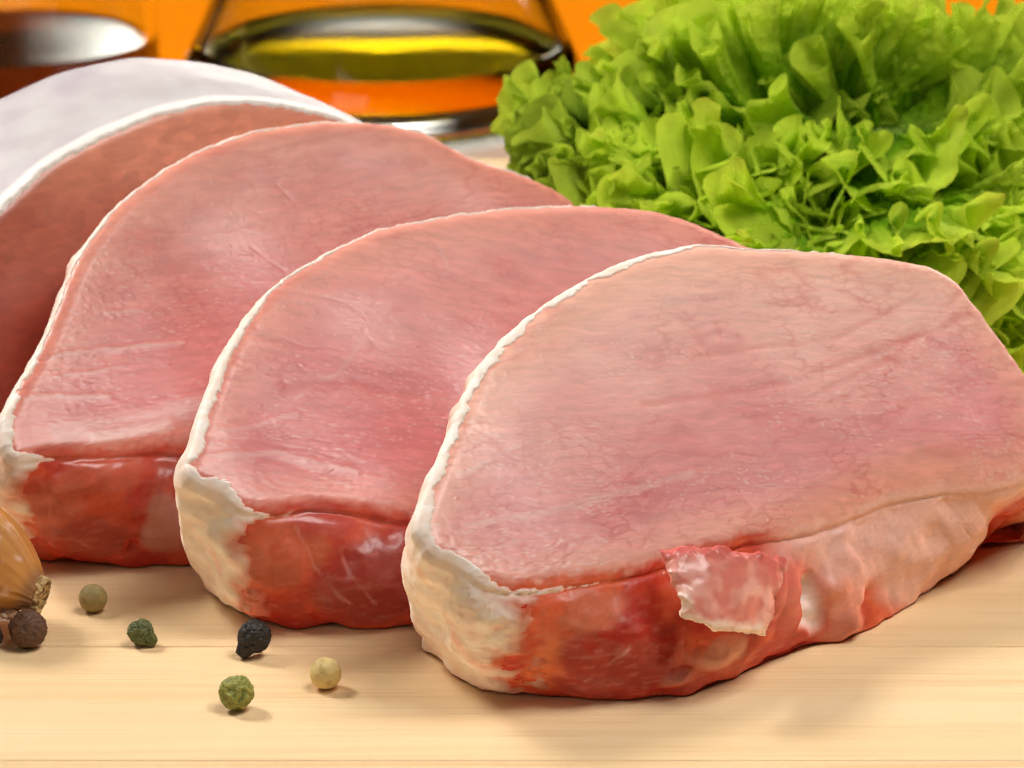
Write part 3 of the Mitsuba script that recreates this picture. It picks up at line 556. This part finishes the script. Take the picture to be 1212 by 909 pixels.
vessel('vinegar_jar', -137.0, 985.0,
       [(0.01, -23), (26, -23.2), (31, -23.95), (36, -22.5), (39.5, -18), (39.5, 40), (39.5, 70), (30, 84), (30, 95)],
       [(0.01, -16.5), (24, -17), (31.5, -16), (35.6, -12), (35.8, 40), (35.8, 70), (26.5, 84), (30, 95)],
       3.0, 'vinegar', 'clear glass jar of dark brown liquid behind the loin', 'jar', 'liquid')
def added_bounce_disc():  # white disc added to brighten the oil from below
    prof = [(0.01, -23.95), (53.2, -23.95), (54, -23), (54, -1.0), (53.2, 0), (0.01, 0)]
    V, F = lathe(prof, bx, by)
    m = trimesh.Trimesh(V, F, process=False)
    if normals(V, F)[-5, 2] < 0: F = F[:, ::-1]
    scene['white_glaze'] = princ(rgb(.82, .80, .74), .35, .4)
    add('added_bounce_disc', (V, F), 'white_glaze', smooth=35, label='white disc added under the oil decanter to brighten the oil', cat='added_bounce_disc')
added_bounce_disc()

# ---------------------------------------------------------------- frilly green lettuce
scene['lettuce_leaf'] = {'type': 'principledthin', 'base_color': VC, 'roughness': 0.38, 'diff_trans': 1.0, 'eta': 1.3}
def leaf(key, base, direction, up, L, spread, bend, cup, frill, seed, dark=0.0, NR=130, NP=620, twist=0.0):
    r_ = np.random.default_rng(seed)
    d = np.array(direction, float); d /= np.linalg.norm(d)
    upv = np.array(up, float); upv -= (upv @ d) * d; upv /= np.linalg.norm(upv); sd = np.cross(d, upv)
    rho, phi = np.meshgrid(np.linspace(0.04, 1, NR), np.linspace(-1, 1, NP), indexing='ij')
    lin = np.linspace(-1, 1, NP)
    edge = 1 - .16 * phi ** 2 + .16 * (N3(np.c_[lin * 5, lin * 0 + seed, lin * 0], 1.0, seed, 2) - .5)[None] + .06 * (N3(np.c_[lin * 22, lin * 0 + seed, lin * 0], 1.0, seed + 1, 2) - .5)[None] * rho ** 3 + .016 * (N3(np.c_[lin * 70, lin * 0 + seed, lin * 0], 1.0, seed + 2, 2) - .5)[None] * rho ** 6
    A = spread * phi * (0.50 + 0.50 * rho ** 0.8)
    R = L * rho * edge
    ph1 = 2 * np.pi * (1.9 * phi + .9 * (N3(np.c_[lin * 3, lin * 0 + 3, lin * 0 + seed], 1.0, seed + 3, 2) - .5)[None] * 2 + r_.random())
    ph2 = 2 * np.pi * (4.6 * phi + .8 * (N3(np.c_[lin * 7, lin * 0 + 5, lin * 0 + seed], 1.0, seed + 4, 2) - .5)[None] * 2 + .35 * (1 - rho) + r_.random())
    ph3 = 2 * np.pi * (10.5 * phi + 1.1 * (N3(np.c_[lin * 16, lin * 0 + 7, lin * 0 + seed], 1.0, seed + 5, 2) - .5)[None] * 2 + r_.random())
    am = (.55 + .9 * N3(np.c_[lin * 4, lin * 0, lin * 0 + seed], 1.0, seed + 6, 2))[None]
    a1, a2, a3 = frill * 5.0 * rho ** 1.9, frill * 6.6 * am * rho ** 5.0, frill * 2.6 * am * rho ** 9
    hz = a1 * np.sin(ph1) + a2 * np.sin(ph2) + a3 * np.sin(ph3)
    tz = .45 * a1 * np.sin(2 * ph1) + .5 * a2 * np.sin(2 * ph2 + .5) + .5 * a3 * np.sin(2 * ph3 + .3)
    rz = .35 * a2 * np.cos(ph2 * 2 + 1) + .35 * a3 * np.cos(ph3)
    X, Y = R * np.cos(A), R * np.sin(A)
    X, Y = X + rz * np.cos(A) - tz * np.sin(A), Y + rz * np.sin(A) + tz * np.cos(A)
    q = np.c_[X.ravel(), Y.ravel(), 0 * X.ravel() + seed * 3.1]
    bl = (N3(q, .16, seed + 7, 3) - .5).reshape(X.shape); bl2 = (N3(q, .42, seed + 8, 3) - .5).reshape(X.shape)
    mid = np.exp(-(Y / (2.2 + 3 * (1 - rho))) ** 2)
    hz = hz + 3.2 * bl * sstep(.1, .4, rho) + 1.8 * bl2 * sstep(.1, .5, rho) + .7 * (N3(q, .95, seed + 17, 2) - .5).reshape(X.shape) * sstep(.1, .5, rho) + cup * (Y ** 2) / L + 1.5 * mid * (1 - rho)
    vein = np.abs(np.sin(np.pi * (phi * 7 + .25 * (N3(q, .08, seed + 9, 2).reshape(X.shape) - .5))))
    vn = (1 - sstep(.0, .13, vein)) * np.clip(1.05 - rho, 0, 1) ** .5
    hz = hz - .5 * vn
    # bend about the side axis, along the length
    k = bend / L; ang = k * X
    cx_ = np.where(abs(bend) < 1e-3, X, np.sin(ang) / (k if abs(k) > 1e-9 else 1)); cz_ = np.where(abs(bend) < 1e-3, 0, (1 - np.cos(ang)) / (k if abs(k) > 1e-9 else 1))
    Px = cx_ - hz * np.sin(ang); Pz = cz_ + hz * np.cos(ang)
    V = np.array(base, float) + Px.ravel()[:, None] * d + Y.ravel()[:, None] * sd + Pz.ravel()[:, None] * upv
    # colour: pale rib and veins at the base, fresh green, yellower and thinner at the frill
    tn = N3(q, .07, seed + 10, 3).reshape(X.shape)
    c = lerp([.20, .42, .010], [.38, .62, .018], sstep(.3, .7, tn)[..., None])
    c = lerp(c, [.72, .85, .08], (sstep(.62, 1.0, rho + .2 * (tn - .5)) * .9)[..., None])
    c = lerp(c, [.52, .62, .20], (np.clip(vn * .55 + mid * sstep(.75, .1, rho) * .9, 0, 1))[..., None])
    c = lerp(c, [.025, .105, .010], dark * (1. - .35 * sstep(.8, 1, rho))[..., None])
    c = c * (0.85 + .3 * N3(q, .6, seed + 11, 2).reshape(X.shape))[..., None]
    V[:, 2] = np.maximum(V[:, 2], 0.4)
    add(key, (V * MM, grid_faces(NR, NP, wrap=False)), 'lettuce_leaf', smooth=True, color=np.clip(c.reshape(-1, 3), .005, .9))
tag('lettuce', 'bunch of frilly bright green lettuce leaves behind the pork slices', 'lettuce')
LEAVES = [  # tip, direction, up, length, spread, bend, frill, dark
    ((36.9,712.0,61.5), (-.70, -.10, .60), (.3, -.6, .75), 36, .65, -.2, .9, .0),
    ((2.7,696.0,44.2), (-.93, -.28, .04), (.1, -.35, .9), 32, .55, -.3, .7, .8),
    ((17.7,676.0,38.9), (-.65, -.70, .05), (.1, -.3, .95), 52, .9, -.3, 1.0, .45),
    ((30.8,660.0,35.9), (-.35, -.88, .10), (.0, -.3, .95), 64, 1.0, -.5, 1.0, .1),
    ((55.2,650.0,46.0), (-.12, -.90, .35), (.0, -.35, .9), 60, 1.0, -.6, 1.0, .0),
    ((77.5,645.0,39.3), (.20, -.95, .10), (.0, -.3, .95), 62, 1.0, -.5, 1.0, .05),
    ((96.4,652.0,20.9), (.60, -.75, .05), (-.1, -.3, .95), 66, .95, -.3, 1.0, .05),
    ((40.7,705.0,63.0), (-.25, -.40, .85), (-.1, -.9, .35), 52, .9, -.5, 1.0, .0),
    ((62.7,700.0,66.7), (.02, -.42, .88), (.0, -.9, .35), 56, .95, -.5, .9, .0),
    ((92.8,700.0,59.1), (.30, -.40, .85), (.1, -.9, .35), 58, .95, -.5, .9, .0),
    ((47.5,678.0,53.5), (-.22, -.80, .50), (.0, -.55, .8), 54, 1.0, -.6, 1.05, .0),
    ((70.5,682.0,55.8), (.10, -.75, .60), (.0, -.6, .75), 56, 1.0, -.6, 1.0, .0),
    ((95.9,675.0,47.6), (.42, -.75, .40), (-.1, -.55, .8), 60, 1.0, -.5, 1.0, .05),
    ((26.2,690.0,47.1), (-.72, -.50, .15), (.2, -.55, .8), 40, .7, -.4, 1.0, .4),
    ((47.4,735.0,69.5), (-.12, -.10, 1.0), (.0, -1, .1), 62, .8, -.2, .9, .05),
    ((79.1,738.0,60.9), (.12, .0, 1.0), (.0, -1, .1), 60, .9, -.2, .9, .05),
    ((35.8,668.0,45.2), (-.45, -.82, .30), (.1, -.45, .85), 52, 1.0, -.6, 1.1, .05),
    ((74.5,656.0,48.4), (.15, -.90, .35), (.0, -.4, .9), 54, 1.0, -.6, 1.05, .0),
    ((63.3,650.0,37.9), (.0, -.96, .05), (.0, -.25, .97), 60, .95, -.4, 1.0, .15),
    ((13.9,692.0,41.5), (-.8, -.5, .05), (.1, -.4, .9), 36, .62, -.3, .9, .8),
]
fr_rng = np.random.default_rng(41)                                   # small inner leaves that fill the bunch
FILL = [(28.1,696.0,41.3), (22.2,690.0,36.9), (47.3,700.0,52.3), (41.0,672.0,36.7), (49.8,684.0,43.5), (62.0,684.0,45.2),
    (80.7,685.0,51.7), (83.9,668.0,44.4), (91.1,660.0,38.3), (97.4,690.0,57.2), (86.1,655.0,29.9), (94.8,655.0,29.9), (18.9,690.0,36.5)]
for t_ in FILL:
    px_ = t_[0] / 100.0 - .5
    d_ = np.array([px_ * 1.3 + fr_rng.uniform(-.5, .3), -.62 + fr_rng.uniform(-.3, .25), fr_rng.uniform(.05, .75)])
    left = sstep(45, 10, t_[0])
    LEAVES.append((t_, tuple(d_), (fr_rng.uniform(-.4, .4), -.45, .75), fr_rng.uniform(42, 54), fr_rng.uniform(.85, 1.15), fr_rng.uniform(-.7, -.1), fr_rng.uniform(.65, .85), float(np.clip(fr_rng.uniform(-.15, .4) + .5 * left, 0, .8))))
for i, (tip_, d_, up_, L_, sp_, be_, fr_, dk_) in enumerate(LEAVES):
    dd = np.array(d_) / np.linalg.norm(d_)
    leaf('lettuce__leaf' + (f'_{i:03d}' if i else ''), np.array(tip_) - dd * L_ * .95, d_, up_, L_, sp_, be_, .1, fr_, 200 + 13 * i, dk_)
